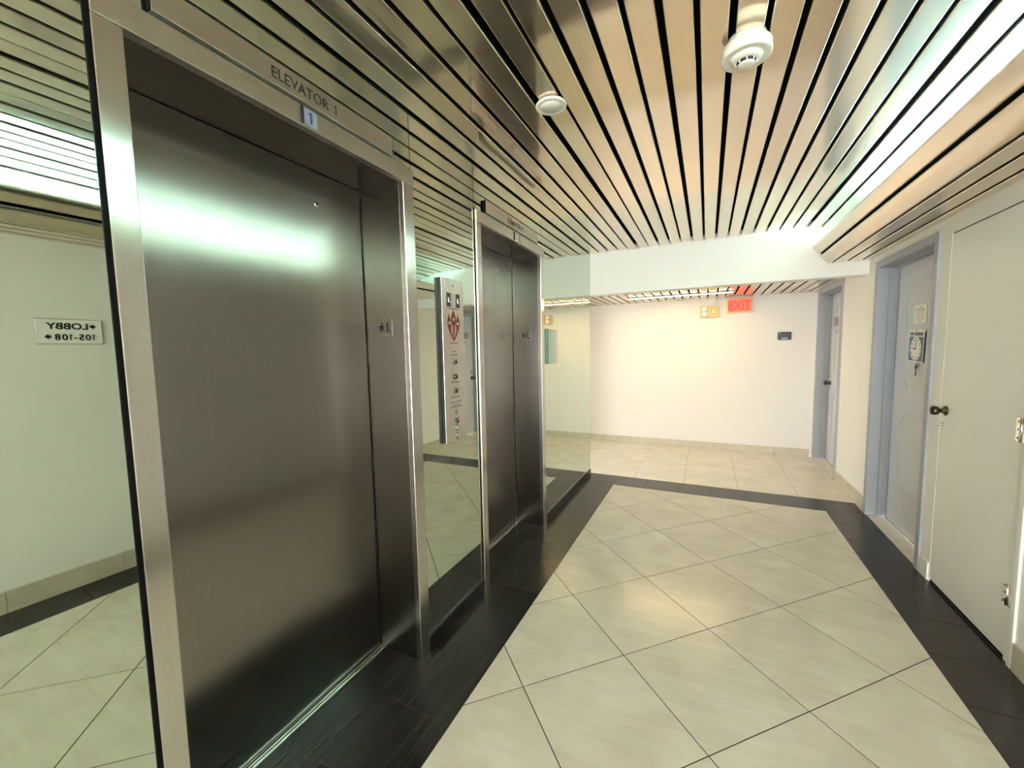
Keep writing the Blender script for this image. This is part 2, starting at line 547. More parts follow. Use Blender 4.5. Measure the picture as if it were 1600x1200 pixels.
ceiling = struct(MB().box(-0.5, W + 0.17, YB - 0.1, YE, H + 0.05, H + 0.15).build('ceiling', 'plenum'))
sl = slat_mesh('slat', 0.083, YE - YB)
RC, XC = 1.82, 1.80
for i in range(25):
    s = 0.073 + PITCH * i
    if s <= XC:
        x, z, t = s, H, 0.0
    else:
        t = (s - XC) / RC
        x, z = XC + RC * math.sin(t), H - RC * (1 - math.cos(t))
    if x > W - 0.03: break
    o = link('slat', sl, None, (x, YB, z), (random.gauss(0, 0.0004), t + random.gauss(0, 0.0025), random.gauss(0, 0.0003)))
    o.parent = ceiling
# low corridor ceiling
cor = struct(MB().box(XL, W, YE + 0.14, YF, LOWZ + 0.03, LOWZ + 0.1).build('ceiling_corridor', 'plenum'))
sc = slat_mesh('slat', 0.083, YF - YE - 0.142)
x = 2.36
while x > XL:
    o = link('slat', sc, None, (x, YE + 0.141, LOWZ), (random.gauss(0, 0.001), random.gauss(0, 0.004), 0)); o.parent = cor
    x -= PITCH
# bulkhead with a rounded nose; open cove above it
bulk_prof = [(2.021, 2.275), (2.070, 2.210), (2.140, 2.142), (W, 2.138), (W, 2.155), (2.148, 2.159), (2.082, 2.222), (2.030, 2.283)]
bulk = struct(MB().prism([(p[0], YB, p[1]) for p in bulk_prof], (0, YE - YB, 0)).build('ceiling_bulkhead', 'plenum'))
MB().add([(W - 0.001, YB, 2.1565), (2.149, YB, 2.1605), (2.0835, YB, 2.2235), (2.0315, YB, 2.2845), (W - 0.001, YE, 2.1565), (2.149, YE, 2.1605), (2.0835, YE, 2.2235), (2.0315, YE, 2.2845)], [(0, 1, 5, 4), (1, 2, 6, 5), (2, 3, 7, 6)]).build('cove_lining', 'wall', bulk)
def curved_slat(pts, name='slat'):
    """slat that follows a bent profile pts (x,z), flanges turned inward"""
    n = len(pts)
    v = [(p[0], YB, p[1]) for p in pts] + [(p[0], YE, p[1]) for p in pts]
    me = bpy.data.meshes.new(name)
    me.from_pydata(v, [], [(i, n + i, n + i + 1, i + 1) for i in range(n - 1)])
    me.polygons.foreach_set('use_smooth', [True] * (n - 1))
    me.materials.append(M['slat']); me.update()
    o = link(name, me); o.parent = bulk
    return o
curved_slat([(2.024, 2.278), (2.014, 2.276), (2.007, 2.268), (2.013, 2.257), (2.030, 2.232), (2.048, 2.210), (2.054, 2.204), (2.066, 2.210)])
curved_slat([(2.077, 2.196), (2.066, 2.189), (2.068, 2.182), (2.083, 2.163), (2.101, 2.144), (2.118, 2.128), (2.130, 2.119), (2.137, 2.118), (2.140, 2.134)])
for a, b in ((2.155, 2.238), (2.257, 2.340), (2.359, 2.409)):
    me = slat_mesh('slat', b - a, YE - YB)
    o = link('slat', me, None, ((a + b) / 2, YB, 2.116), (0, random.gauss(0, 0.004), 0)); o.parent = bulk

# cove lamps: fluorescent battens on the bulkhead shelf
cove_n = 8
for i in range(cove_n):
    y0 = YB + 0.05 + i * 1.235
    t = thing('fluorescent_batten', 'slim fluorescent batten glowing cool white inside the cove above the bulkhead', 'lamp', (2.25, y0, 2.158), 'battens hidden in the ceiling cove')
    MB().bbox(2.225, 2.275, y0, y0 + 1.2, 2.158, 2.185, b=0.003).build('housing', 'white_plastic', t)
    MB().lathe([(0.013, 0.0), (0.013, 1.14)], (2.25, y0 + 0.03, 2.207), (0, 1, 0), 10).build('tube', 'tube_cool', t)
    for yq in (y0 + 0.02, y0 + 1.16):
        MB().bbox(2.236, 2.264, yq, yq + 0.018, 2.183, 2.222, b=0.002).build('lamp_holder', 'white_plastic', t)

# corridor lamp: warm tube under the low ceiling
t = thing('corridor_light', 'slim fluorescent light glowing warm yellow under the low corridor ceiling', 'lamp', (0.86, 5.50, LOWZ))
MB().bbox(0.24, 1.47, 5.475, 5.525, LOWZ - 0.014, LOWZ - 0.0005, b=0.003).build('housing', 'white_plastic', t)
MB().box(0.262, 1.448, 5.486, 5.514, LOWZ - 0.0165, LOWZ - 0.0145).build('light_lens', 'tube_warm', t)
for xq in (0.245, 1.447):
    MB().bbox(xq, xq + 0.018, 5.478, 5.522, LOWZ - 0.019, LOWZ - 0.012, b=0.002).build('end_cap', 'white_plastic', t)

# ------------------------------------------------------------------ mirrors
def mirror(label, y0, y1, z0, z1, xa=MX, xb=MX, strip=True):
    t = thing('mirror_panel', label, 'mirror', (xa, (y0 + y1) / 2, z0))
    th = 0.006
    v = [(xa - th, y0, z0), (xa, y0, z0), (xb, y1, z0), (xb - th, y1, z0), (xa - th, y0, z1), (xa, y0, z1), (xb, y1, z1), (xb - th, y1, z1)]
    MB().add(v, [(0, 3, 2, 1), (4, 5, 6, 7), (0, 1, 5, 4), (2, 3, 7, 6), (3, 0, 4, 7)]).build('glass_edge', 'mirror_edge', t)
    MB().add([v[1], v[2], v[6], v[5]], [(0, 1, 2, 3)]).build('mirror_face', 'mirror', t)
    MB().box(xb - 0.011, xb + 0.0004, y1 - 0.0012, y1 + 0.0018, z0, z1).build('joint_seal', 'mirror_edge', t)
    if strip:
        m = MB()
        v = [(xa - th, y0, z0 - 0.009), (xa + 0.0008, y0, z0 - 0.009), (xb + 0.0008, y1, z0 - 0.009), (xb - th, y1, z0 - 0.009)]
        m.prism(v, (0, 0, 0.012))
        m.build('edge_strip', 'chrome', t)
    return t
ZM, ZT = 0.074, H + 0.02
mirror('wall mirror beside elevator 1 reflecting the lobby direction sign', -0.45, 0.424, ZM, ZT, 0.030 - 0.0256 * 0.75, 0.0332)
mirror('low mirror strip over the head with the blue-grey number tile', 0.4275, 1.457, 2.205, ZT, strip=False)
mirror('tall narrow mirror between the two elevators behind the call panel', 1.460, 1.984, ZM, ZT)
mirror('short mirror strip over the entrance nearest the corridor header', 1.987, 3.007, 2.205, ZT, strip=False)
mirror('tall mirror between elevator 2 and the far corridor', 3.010, YE - 0.002, ZM, ZT)

# ------------------------------------------------------------------ elevators
FX = 0.034
def elevator(num, y0, y1, label, ind_mat, num_mat, plate_label, joint_shade):
    """y0,y1 = opening; frame faces 55-65 mm wide"""
    t = thing('elevator_entrance', label, 'elevator', (0, (y0 + y1) / 2, 0))
    fl, fr = y0 - 0.054, y1 + 0.066
    DX = -0.21
    MB().box(0.009, FX + 0.001 if num == 1 else 0.0235, fl - joint_shade, fl - 0.0005, 0, 2.198).build('joint_shade', 'plenum', t)  # black strip for the mirror joint and the shade on the frame's side
    for a, b, c0, c1 in ((fl, y0, y0 - 0.02, y0), (y1, fr, y1, y1 + 0.02)):
        j = MB().bbox(0.009, FX, a, b, 0, EH, b=0.0025).build('jamb', 'steel', t)
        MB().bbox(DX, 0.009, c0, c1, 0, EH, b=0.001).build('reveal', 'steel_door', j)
    j = MB().bbox(0.009, FX + 0.002, fl, fr, EH, 2.198, b=0.0025).build('head', 'steel_plate', t)
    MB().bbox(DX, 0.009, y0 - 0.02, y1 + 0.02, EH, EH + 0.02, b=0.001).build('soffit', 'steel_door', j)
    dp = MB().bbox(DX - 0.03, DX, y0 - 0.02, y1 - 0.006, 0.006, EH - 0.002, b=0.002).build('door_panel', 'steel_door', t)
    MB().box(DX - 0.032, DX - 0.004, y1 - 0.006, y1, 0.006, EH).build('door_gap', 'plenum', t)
    ky = y0 + 0.671
    MB().lathe([(0.011, 0.0), (0.011, 0.0025), (0.0075, 0.004), (0.0065, 0.004)], (DX, ky, 2.008), (1, 0, 0), 20).build('keyhole_ring', 'chrome', dp)
    MB().lathe([(0.0065, 0.0), (0.0065, 0.0042)], (DX, ky, 2.008), (1, 0, 0), 16).build('keyhole', 'black', dp)
    s = MB()
    s.bbox(DX, DX + 0.008, y0, y1, 0.0, 0.0035, b=0.0008, seg=1)
    s.bbox(DX + 0.014, DX + 0.024, y0, y1, 0.0, 0.0035, b=0.0008, seg=1)
    s.build('sill', 'chrome', t)
    # name plate over the head
    np_ = thing('name_plate', plate_label, 'sign', (MX, (fl + fr) / 2, 2.208))
    n = MB().bbox(MX + 0.001, FX + 0.004, fl + 0.108, fr - 0.128, 2.208, 2.277, b=0.002).build('plate', 'steel_plate', np_)
    MB().box(MX + 0.001, FX + 0.003, fl + 0.1055, fl + 0.1085, 2.209, 2.276).build('plate_edge_shade', 'plenum', np_)  # black strip painting in the shade on the plate's near end
    yc = (fl + fr) / 2 - 0.002
    text('lettering', 'ELEVATOR', 0.044, (FX + 0.0045, yc - 0.119, 2.2275), (0, 1, 0), (0, 0, 1), 'ink', n, align='LEFT', sx=0.95)
    number('lettering', str(num), 0.044, (FX + 0.0045, yc + 0.100, 2.2275), (0, 1, 0), (0, 0, 1), 'ink', n)
    iy = (fl + fr) / 2 + 0.003
    p = MB().bbox(FX, FX + 0.006, iy - 0.024, iy + 0.026, 2.142, 2.193, b=0.001).build('floor_indicator', ind_mat, t)
    MB().box(FX + 0.001, FX + 0.0085, iy - 0.030, iy - 0.024, 2.142, 2.193).build('indicator_edge', 'black', p)
    number('numeral', str(num), 0.050, (FX + 0.0066, iy - (0.009 if num == 1 else 0.014), 2.150), (0, 1, 0), (0, 0, 1), num_mat, p, offset=0.0008)
    # tactile floor plate on the far reveal
    b = MB().bbox(-0.136, -0.056, y1 - 0.003, y1, 1.488, 1.568, b=0.0012).build('floor_plate', 'steel_door', t)
    ctr = Vector((-0.115, y1 - 0.003, 1.532))
    star = []
    for k in range(10):
        a = math.pi / 2 + k * math.pi / 5
        r = 0.0175 if k % 2 == 0 else 0.007
        star.append(ctr + Vector((r * math.cos(a), 0, r * 1.35 * math.sin(a))))
    MB().prism(star, (0, -0.0025, 0)).build('star', 'ink', b)
    text('letter', 'L', 0.062, (-0.092, y1 - 0.004, 1.510), (1, 0, 0), (0, 0, 1), 'ink', b, depth=0.002, align='LEFT')
    dots = MB()
    for q in range(5):
        dots.lathe([(0.002, 0.0), (0.0012, 0.0015)], (-0.112 + 0.009 * q, y1 - 0.003, 1.497), (0, -1, 0), 8)
    dots.build('braille', 'chrome', b)['kind'] = 'stuff'
    return t
elevator(1, E1[0], E1[1], 'brushed steel elevator entrance with a blue-grey number tile on its head', 'indicator', 'navy', 'steel plate lettered ELEVATOR 1 above the blue-grey number tile', 0.0105)
elevator(2, E2[0], E2[1], 'steel elevator entrance with a white number tile, next to the corridor', 'sign_white', 'ink', 'steel plate lettered ELEVATOR 2 above the white number tile', 0.0035)

# ------------------------------------------------------------------ call panel on the mirror between the elevators
t = thing('call_panel', 'tall brushed steel call panel with red flame emblem on the mirror', 'call panel', (MX, 1.73, 0.957))
cy0, cy1 = 1.632, 1.822
PX = MX + 0.020
MB().bbox(MX + 0.0015, PX, cy0, cy1, 0.962, 1.776, b=0.0012).build('plate', 'steel_plate', t)
MB().box(MX + 0.0015, PX - 0.001, cy0 - 0.0012, cy0 + 0.002, 0.964, 1.774).build('plate_edge_shade', 'black', t)  # panel's near side painted black to stand for its shade
cyc = (cy0 + cy1) / 2
for yq in (1.672, 1.752):
    d = MB().bbox(PX - 0.001, PX + 0.002, yq, yq + 0.034, 1.640, 1.708, b=0.001).build('position_display', 'display', t)
    text('digit', 'L', 0.030, (PX + 0.0025, yq + 0.017, 1.663), (0, 1, 0), (0, 0, 1), 'display_digit', d)
def flame(yc, zb, zt, w, lean):
    pts = []
    N = 10
    for k in range(N + 1):
        u = k / N
        ww = w * math.sin(math.pi * min(1, u ** 0.85)) ** 0.9
        pts.append((PX - 0.0005, yc + ww + lean * math.sin(u * math.pi) * 0.3 + lean * u * u, zb + (zt - zb) * u))
    for k in range(N - 1, 0, -1):
        u = k / N
        ww = w * math.sin(math.pi * min(1, u ** 0.85)) ** 0.9
        pts.append((PX - 0.0005, yc - ww + lean * math.sin(u * math.pi) * 0.3 + lean * u * u, zb + (zt - zb) * u))
    return pts
em = thing_em = MB()
em.prism(flame(cyc, 1.545, 1.625, 0.020, 0.0), (0.0016, 0, 0))
# two side leaves that meet in a point below
for s in (-1, 1):
    pts = [(0.0, 1.470), (0.012, 1.482), (0.032, 1.508), (0.046, 1.532), (0.053, 1.556), (0.050, 1.578), (0.042, 1.596), (0.039, 1.608), (0.035, 1.592), (0.024, 1.574), (0.019, 1.556), (0.022, 1.538), (0.025, 1.524), (0.016, 1.504), (0.003, 1.489), (0.0, 1.487)]
    em.prism([(PX - 0.0005, cyc + s * a, b) for a, b in pts], (0.0016, 0, 0))
em.prism([(PX - 0.0005, cyc + a, b) for a, b in ((-0.005, 1.495), (0.005, 1.495), (0.009, 1.560), (-0.009, 1.560))], (0.0016, 0, 0))
eo = em.build('flame_emblem', 'red', t)
rings = MB()
for (a, b) in ((0.0, 1.580), (-0.036, 1.560), (0.036, 1.560)):
    rings.lathe([(0.0085, 0.0), (0.0085, 0.0016), (0.006, 0.0018)], (PX, cyc + a, b), (1, 0, 0), 14)
rings.build('emblem_dot', 'steel', eo)
pr_ = MB()   # rows of fine engraved print, too small to read
def row(z, wd, h=0.004, y=0.0):
    n = max(3, int(wd / 0.008)); st = wd / n
    for k in range(n):
        a = cyc + y - wd / 2 + k * st
        pr_.box(PX - 0.0005, PX + 0.0004, a + 0.0008, a + st - 0.0012, z, z + h * (0.8 + 0.2 * random.random()))
for z, wd in ((1.459, 0.076), (1.416, 0.040), (1.400, 0.070), (1.262, 0.082), (1.186, 0.082), (1.160, 0.104), (1.144, 0.070), (1.134, 0.108), (1.636 - 0.008, 0.100), (1.076, 0.05)): row(z, wd)
pr_.build('engraved_print', 'ink', t)['kind'] = 'stuff'
for z, rr in ((1.365, 0.011), (1.290, 0.012), (1.220, 0.013), (1.062, 0.012)):
    kcy = cyc + 0.002
    ks = MB().lathe([(rr, 0.0), (rr, 0.006), (rr * 0.75, 0.011), (rr * 0.70, 0.011)], (PX - 0.001, kcy, z), (1, 0, 0), 18).build('key_switch', 'brass', t)
    MB().bbox(PX + 0.009, PX + 0.011, kcy - 0.0015, kcy + 0.0015, z - rr * 0.5, z + rr * 0.5, b=0.0004, seg=1).build('key_slot', 'black', ks)
    tk = MB()
    for an in (45, 135, 225):
        a = math.radians(an)
        tk.bbox(PX - 0.0005, PX + 0.0005, kcy + math.cos(a) * rr * 1.8 - 0.002, kcy + math.cos(a) * rr * 1.8 + 0.002, z + math.sin(a) * rr * 1.8 - 0.002, z + math.sin(a) * rr * 1.8 + 0.002, b=0.0002, seg=1)
    tk.build('switch_mark', 'ink', ks)['kind'] = 'stuff'
gr = MB()
for k in range(5):
    for j in range(6):
        gr.lathe([(0.0016, 0.0), (0.0016, 0.0012)], (PX - 0.0006, cyc + 0.002 + (k - 2) * 0.0058, 1.098 + j * 0.0052), (1, 0, 0), 6)
gr.build('speaker_holes', 'black', t)['kind'] = 'stuff'
for z in (1.027, 0.990):
    bt = MB().lathe([(0.0155, 0.0), (0.0155, 0.003), (0.0125, 0.0045)], (PX - 0.001, cyc + 0.004, z), (1, 0, 0), 22).build('call_button', 'brass', t)
    MB().lathe([(0.0115, 0.0), (0.0115, 0.0055), (0.010, 0.0062)], (PX - 0.001, cyc + 0.004, z), (1, 0, 0), 22).build('button_face', 'steel_plate', bt)
for z in (1.745, 0.970):
    MB().lathe([(0.005, 0.0), (0.004, 0.002)], (PX - 0.0005, cyc + 0.004, z), (1, 0, 0), 12).build('screw', 'brass', t)

# acrylic notice holder on the mirror by the corridor
t = thing('acrylic_notice', 'pale acrylic notice holder with a teal edge on the mirror past elevator 2', 'notice', (MX, 3.2, 1.295))
MB().bbox(MX + 0.008, MX + 0.016, 3.087, 3.330, 1.303, 1.585, b=0.001).build('clear_sheet', 'acrylic', t)
MB().box(MX + 0.006, MX + 0.018, 3.082, 3.0868, 1.301, 1.587).build('edge', 'teal', t)
for yq, zq in ((3.11, 1.565), (3.305, 1.565), (3.11, 1.325), (3.305, 1.325)):
    MB().lathe([(0.006, 0.0), (0.006, 0.009)], (MX, yq, zq), (1, 0, 0), 12).build('standoff', 'chrome', t)
pp = MB()
for j in range(4):
    wv = 0.12 if j else 0.02
    pp.box(MX + 0.0162, MX + 0.0165, 3.20 - wv / 2, 3.20 + wv / 2 - 0.02 * random.random(), 1.545 - j * 0.05, 1.548 - j * 0.05)
pp.build('print_lines', 'print', t)['kind'] = 'stuff'

# ------------------------------------------------------------------ painted panel doors (near and far)
def chamfer(y0, y1, z0, z1, c, x):
    return [(x, y0 + c, z0), (x, y1 - c, z0), (x, y1, z0 + c), (x, y1, z1 - c), (x, y1 - c, z1), (x, y0 + c, z1), (x, y0, z1 - c), (x, y0, z0 + c)]
def panel_door(name, y0, y1, top):
    DX = W + 0.12
    d = struct(MB().bbox(DX, DX + 0.04, y0 + 0.003, y1 - 0.003, 0.008, top - 0.004, b=0.002).build(name, 'blue_door'))
    yc = (y0 + y1) / 2
    for (za, zb) in ((1.075, 1.870), (0.305, 0.905)):
        a, b = yc - 0.265, yc + 0.265
        MB().ring(chamfer(a, b, za, zb, 0.07, DX + 0.001), chamfer(a + 0.014, b - 0.014, za + 0.014, zb - 0.014, 0.064, DX + 0.001), (-0.006, 0, 0)).build('panel_moulding', 'blue_door', d)
        MB().ring(chamfer(a + 0.030, b - 0.030, za + 0.030, zb - 0.030, 0.056, DX + 0.001), chamfer(a + 0.036, b - 0.036, za + 0.036, zb - 0.036, 0.053, DX + 0.001), (-0.003, 0, 0)).build('panel_bead', 'blue_door', d)
    fo = 0.052
    xf = W - 0.012
    for ya, yb, nm in ((y0 - fo, y0, 'jamb'), (y1, y1 + fo, 'jamb')):
        MB().bbox(xf, W + 0.165, ya, yb, 0.0, top, b=0.002).build(nm, 'shaded_blue_frame', d)
    MB().bbox(xf, W + 0.165, y0 - fo, y1 + fo, top, top + 0.055, b=0.002).build('head_jamb', 'shaded_blue_frame', d)
    MB().bbox(W + 0.062, DX - 0.002, y0, y0 + 0.012, 0.0, top, b=0.001).build('door_stop', 'shaded_blue_frame', d)
    MB().bbox(W + 0.062, DX - 0.002, y1 - 0.012, y1, 0.0, top, b=0.001).build('door_stop', 'shaded_blue_frame', d)
    MB().bbox(W + 0.062, DX - 0.002, y0 + 0.012, y1 - 0.012, top - 0.012, top, b=0.001).build('door_stop', 'shaded_blue_frame', d)
    return d, DX
def knob(parent, x, y, z, mat, r=0.027, nm='knob'):
    return MB().lathe([(r * 1.05, 0.0), (r * 1.05, 0.005), (r * 0.45, 0.010), (r * 0.42, 0.026), (r * 0.85, 0.034), (r, 0.046), (r * 0.92, 0.060), (r * 0.45, 0.066), (0.001, 0.067)], (x, y, z), (-1, 0, 0), 24).build(nm, mat, parent)
d1, DX = panel_door('door_1', D1[0], D1[1], D1[2])
knob(d1, DX, D1[0] + 0.07, 0.96, 'chrome')
d2, DX = panel_door('door_2', D2[0], D2[1], D2[2])
knob(d2, DX, D2[1] - 0.065, 0.955, 'brass', 0.026)
MB().lathe([(0.026, 0.0), (0.026, 0.010), (0.018, 0.016), (0.001, 0.017)], (DX, D2[1] - 0.065, 1.05), (-1, 0, 0), 20).build('deadbolt', 'chrome', d2)
MB().bbox(DX - 0.005, DX, 5.80, 5.95, 1.625, 1.727, b=0.001).build('plaque', 'print', d2)
MB().lathe([(0.009, 0.0), (0.008, 0.004)], (DX, 5.84, 1.565), (-1, 0, 0), 14).build('peephole', 'ink', d2)

# ------------------------------------------------------------------ flush white closet door
d3 = struct(MB().bbox(W + 0.001, W + 0.036, D3[0] + 0.005, D3[1] - 0.005, 0.018, D3[2] - 0.006, b=0.0015).build('door_3', 'white_door'))
MB().box(W + 0.006, W + 0.012, D3[0] + 0.0001, D3[0] + 0.0055, 0, D3[2]).box(W + 0.006, W + 0.012, D3[1] - 0.0055, D3[1] - 0.0001, 0, D3[2]).box(W + 0.006, W + 0.012, D3[0], D3[1], D3[2] - 0.0065, D3[2] - 0.0001).box(W + 0.006, W + 0.05, D3[0], D3[1], 0.0, 0.017).build('door_backing', 'plenum', d3)
knob(d3, W + 0.001, 3.095, 1.032, 'brass', 0.026)
lt = MB().lathe([(0.010, 0.0), (0.010, 0.004), (0.006, 0.006), (0.006, 0.016), (0.011, 0.020), (0.009, 0.026), (0.001, 0.027)], (W + 0.001, 3.103, 0.954), (-1, 0, 0), 16).build('latch_pin', 'chrome', d3)
MB().bbox(W - 0.006, W + 0.002, 3.106, 3.150, 0.948, 0.960, b=0.001).build('latch_bar', 'white_door', d3)
def hinge(z0, z1):
    h = MB()
    h.bbox(W - 0.002, W + 0.002, 2.478, 2.512, z0, z1, b=0.0006, seg=1)
    h.bbox(W - 0.004, W + 0.000, 2.440, 2.472, z0, z1, b=0.0006, seg=1)
    h.lathe([(0.006, 0.0), (0.006, z1 - z0)], (W - 0.004, 2.475, z0), (0, 0, 1), 12)
    ho = h.build('hinge', 'chrome', d3)
    s = MB()
    for q in (0.15, 0.5, 0.85):
        s.lathe([(0.0045, 0.0), (0.0035, 0.0015)], (W - 0.002, 2.497, z0 + (z1 - z0) * q), (-1, 0, 0), 10)
    s.build('hinge_screw', 'ink', ho)['kind'] = 'stuff'
hinge(0.985, 1.088); hinge(0.253, 0.352); hinge(1.72, 1.82)
# casing on the hinge side and over the closet door
tr = struct(MB().bbox(W - 0.010, W + 0.001, 2.408, 2.437, 0.0, 2.105, b=0.002).build('trim_1', 'white_door'))
tr2 = struct(MB().bbox(W - 0.009, W + 0.001, 3.160, 3.262, 0.0, 0.11, b=0.002).build('trim_2', 'white_door'))

# ------------------------------------------------------------------ things on the near blue door
DX = W + 0.12
RY = (0, -1, 0); UZ = (0, 0, 1)
t = thing('paper_notice', 'small white printed notice taped to the blue door above the clock sign', 'notice', (DX, 3.81, 1.556))
MB().box(DX - 0.003, DX - 0.0008, 3.720, 3.898, 1.556, 1.684).build('sheet', 'paper', t)
pn = MB()
pn.box(DX - 0.0035, DX - 0.003, 3.79, 3.825, 1.664, 1.670)
for j, (wd, hh) in enumerate(((0.13, 0.006), (0.12, 0.003), (0.13, 0.003), (0.11, 0.003), (0.13, 0.003), (0.12, 0.003), (0.09, 0.003))):
    pn.box(DX - 0.0035, DX - 0.003, 3.81 - wd / 2, 3.81 + wd / 2, 1.645 - j * 0.013, 1.645 + hh - j * 0.013)
pn.build('print_lines', 'print', t)['kind'] = 'stuff'

t = thing('clock_sign', 'blue and white return-time clock sign hung on the blue door', 'sign', (DX, 3.83, 1.28))
t_tilt = math.radians(2.0)
cyq, czq = 3.832, 1.393
def cp(a, b, x):   # a along -y (reading right), b up; slight tilt
    return (x, cyq - (a * math.cos(t_tilt) + b * math.sin(t_tilt)), czq + (-a * math.sin(t_tilt) + b * math.cos(t_tilt)))
def crect(a0, a1, b0, b1, x, d): return MB().prism([cp(a0, b0, x), cp(a1, b0, x), cp(a1, b1, x), cp(a0, b1, x)], (d, 0, 0))
bd = crect(-0.115, 0.115, -0.113, 0.113, DX - 0.002, -0.006).build('board', 'sign_white', t)
MB().prism([cp(0.115, -0.11, DX - 0.002), cp(0.121, -0.11, DX - 0.002), cp(0.121, 0.10, DX - 0.002), cp(0.115, 0.10, DX - 0.002)], (-0.0055, 0, 0)).build('board_side', 'navy', t)
crect(-0.106, 0.106, -0.104, 0.066, DX - 0.0078, -0.0008).build('blue_field', 'blue_sign', t)
N = 40
fp = [cp(0.083 * math.cos(2 * math.pi * k / N), -0.018 + 0.083 * math.sin(2 * math.pi * k / N), DX - 0.0085) for k in range(N)]
cf = MB().prism(fp, (-0.0008, 0, 0)).build('clock_face', 'sign_white', t)
mk = MB()
for k in range(12):
    a = k * math.pi / 6
    c, s = math.cos(a), math.sin(a)
    ra, rb, hw = 0.060, 0.075, 0.0035
    P = [(ra * c - hw * s, ra * s + hw * c), (ra * c + hw * s, ra * s - hw * c), (rb * c + hw * s, rb * s - hw * c), (rb * c - hw * s, rb * s + hw * c)]
    mk.prism([cp(p[0], -0.018 + p[1], DX - 0.0092) for p in P], (-0.0005, 0, 0))
mk.build('hour_mark', 'navy', cf)['kind'] = 'stuff'
hd = MB()
hd.prism([cp(a, b - 0.018, DX - 0.0092) for a, b in ((-0.006, -0.008), (0.004, -0.008), (0.003, 0.070), (-0.004, 0.070))], (-0.0008, 0, 0))
hd.prism([cp(a, b - 0.018, DX - 0.0092) for a, b in ((-0.045, -0.004), (0.006, -0.007), (0.006, 0.004), (-0.045, 0.004))], (-0.0008, 0, 0))
hd.build('clock_hands', 'brass', cf)
hw_ = MB()
for a0, a1 in ((-0.100, -0.040), (-0.030, 0.100)):
    n = 4 if a1 < 0 else 6
    st = (a1 - a0) / n
    for k in range(n):
        hw_.prism([cp(a0 + k * st + 0.001, 0.074, DX - 0.0078), cp(a0 + (k + 1) * st - 0.003, 0.074, DX - 0.0078), cp(a0 + (k + 1) * st - 0.003, 0.098, DX - 0.0078), cp(a0 + k * st + 0.001, 0.098, DX - 0.0078)], (-0.0005, 0, 0))
hw_.build('heading', 'navy', t)['kind'] = 'stuff'
MB().lathe([(0.005, 0.0), (0.004, 0.003)], cp(0, 0.106, DX - 0.0075), (-1, 0, 0), 12).build('nail', 'ink', t)
t = thing('key', 'small dark key with a steel ring hanging below the clock sign', 'key', (DX, 3.80, 1.19))
MB().lathe([(0.019, 0.0), (0.019, 0.006), (0.012, 0.012), (0.001, 0.013)], (DX - 0.0005, 3.812, 1.262), (-1, 0, 0), 20).build('lock_cylinder', 'chrome', t)
kq = MB()
kq.bbox(DX - 0.018, DX - 0.013, 3.775, 3.805, 1.236, 1.262, b=0.002)
kq.bbox(DX - 0.017, DX - 0.014, 3.783, 3.796, 1.185, 1.238, b=0.001)
for zq in (1.19, 1.203): kq.bbox(DX - 0.017, DX - 0.014, 3.777, 3.785, zq, zq + 0.007, b=0.001)
kq.build('key_blade', 'ink', t)
kr = MB()
pts = [(DX - 0.0155, 3.806 + 0.016 * math.cos(2 * math.pi * k / 24), 1.252 + 0.016 * math.sin(2 * math.pi * k / 24)) for k in range(24)]
pti = [(DX - 0.0155, 3.806 + 0.0135 * math.cos(2 * math.pi * k / 24), 1.252 + 0.0135 * math.sin(2 * math.pi * k / 24)) for k in range(24)]
kr.ring(pts, pti, (-0.002, 0, 0)).build('key_ring', 'chrome', t)

# ------------------------------------------------------------------ lobby direction sign on the right wall
t = thing('direction_sign', 'white wall sign reading LOBBY and 105-108 with arrows', 'sign', (W, 0.957, 1.51))
MB().bbox(W - 0.006, W, 0.816, 1.099, 1.510, 1.656, b=0.0015).build('plate', 'sign_white', t)
MB().bbox(W - 0.004, W, 0.8135, 1.1015, 1.5075, 1.6585, b=0.001).build('plate_back', 'print', t)
text('lettering', 'LOBBY', 0.052, (W - 0.0065, 0.949, 1.598), RY, UZ, 'ink', t, sx=1.12, offset=0.0014)
number('lettering', '105-108', 0.049, (W - 0.0065, 1.068, 1.533), RY, UZ, 'ink', t, sx=1.02, offset=0.0014)
def arrow(yc, zc, s):   # s=+1 points to reading-left (+y)
    P = [(0.018, 0.0), (0.0, 0.016), (0.0, 0.007), (-0.010, 0.007), (-0.010, -0.007), (0.0, -0.007), (0.0, -0.016)]
    return MB().prism([(W - 0.006, yc + s * a, zc + b) for a, b in P], (-0.0012, 0, 0))
arrow(1.054, 1.616, 1).build('arrow', 'ink', t)
arrow(0.864, 1.551, -1).build('arrow', 'ink', t)

# ------------------------------------------------------------------ far wall fittings
t = thing('exit_sign', 'glowing red EXIT sign on the far corridor wall', 'exit sign', (1.56, YF, 1.85))
MB().bbox(1.415, 1.71, YF - 0.045, YF, 1.853, 2.047, b=0.004).build('housing', 'cream_plastic', t)
MB().bbox(1.428, 1.697, YF - 0.050, YF - 0.044, 1.866, 2.036, b=0.002).build('face', 'exit_face', t)
text('lettering', 'EXIT', 0.165, (1.5625, YF - 0.052, 1.893), (1, 0, 0), UZ, 'exit_letter', t, depth=0.002, sx=0.78, offset=0.003)
t = thing('emergency_light', 'cream emergency light box with twin lamp heads beside the exit sign', 'emergency light', (1.21, YF, 1.807))
MB().bbox(1.095, 1.325, YF - 0.05, YF, 1.812, 1.962, b=0.006).build('housing', 'cream_plastic', t)
ln = MB().bbox(1.205, 1.312, YF - 0.066, YF - 0.048, 1.826, 1.948, b=0.006).build('test_panel', 'cream_plastic', t)
MB().bbox(1.228, 1.290, YF - 0.070, YF - 0.064, 1.850, 1.922, b=0.012).build('test_window', 'cream_lens', ln)
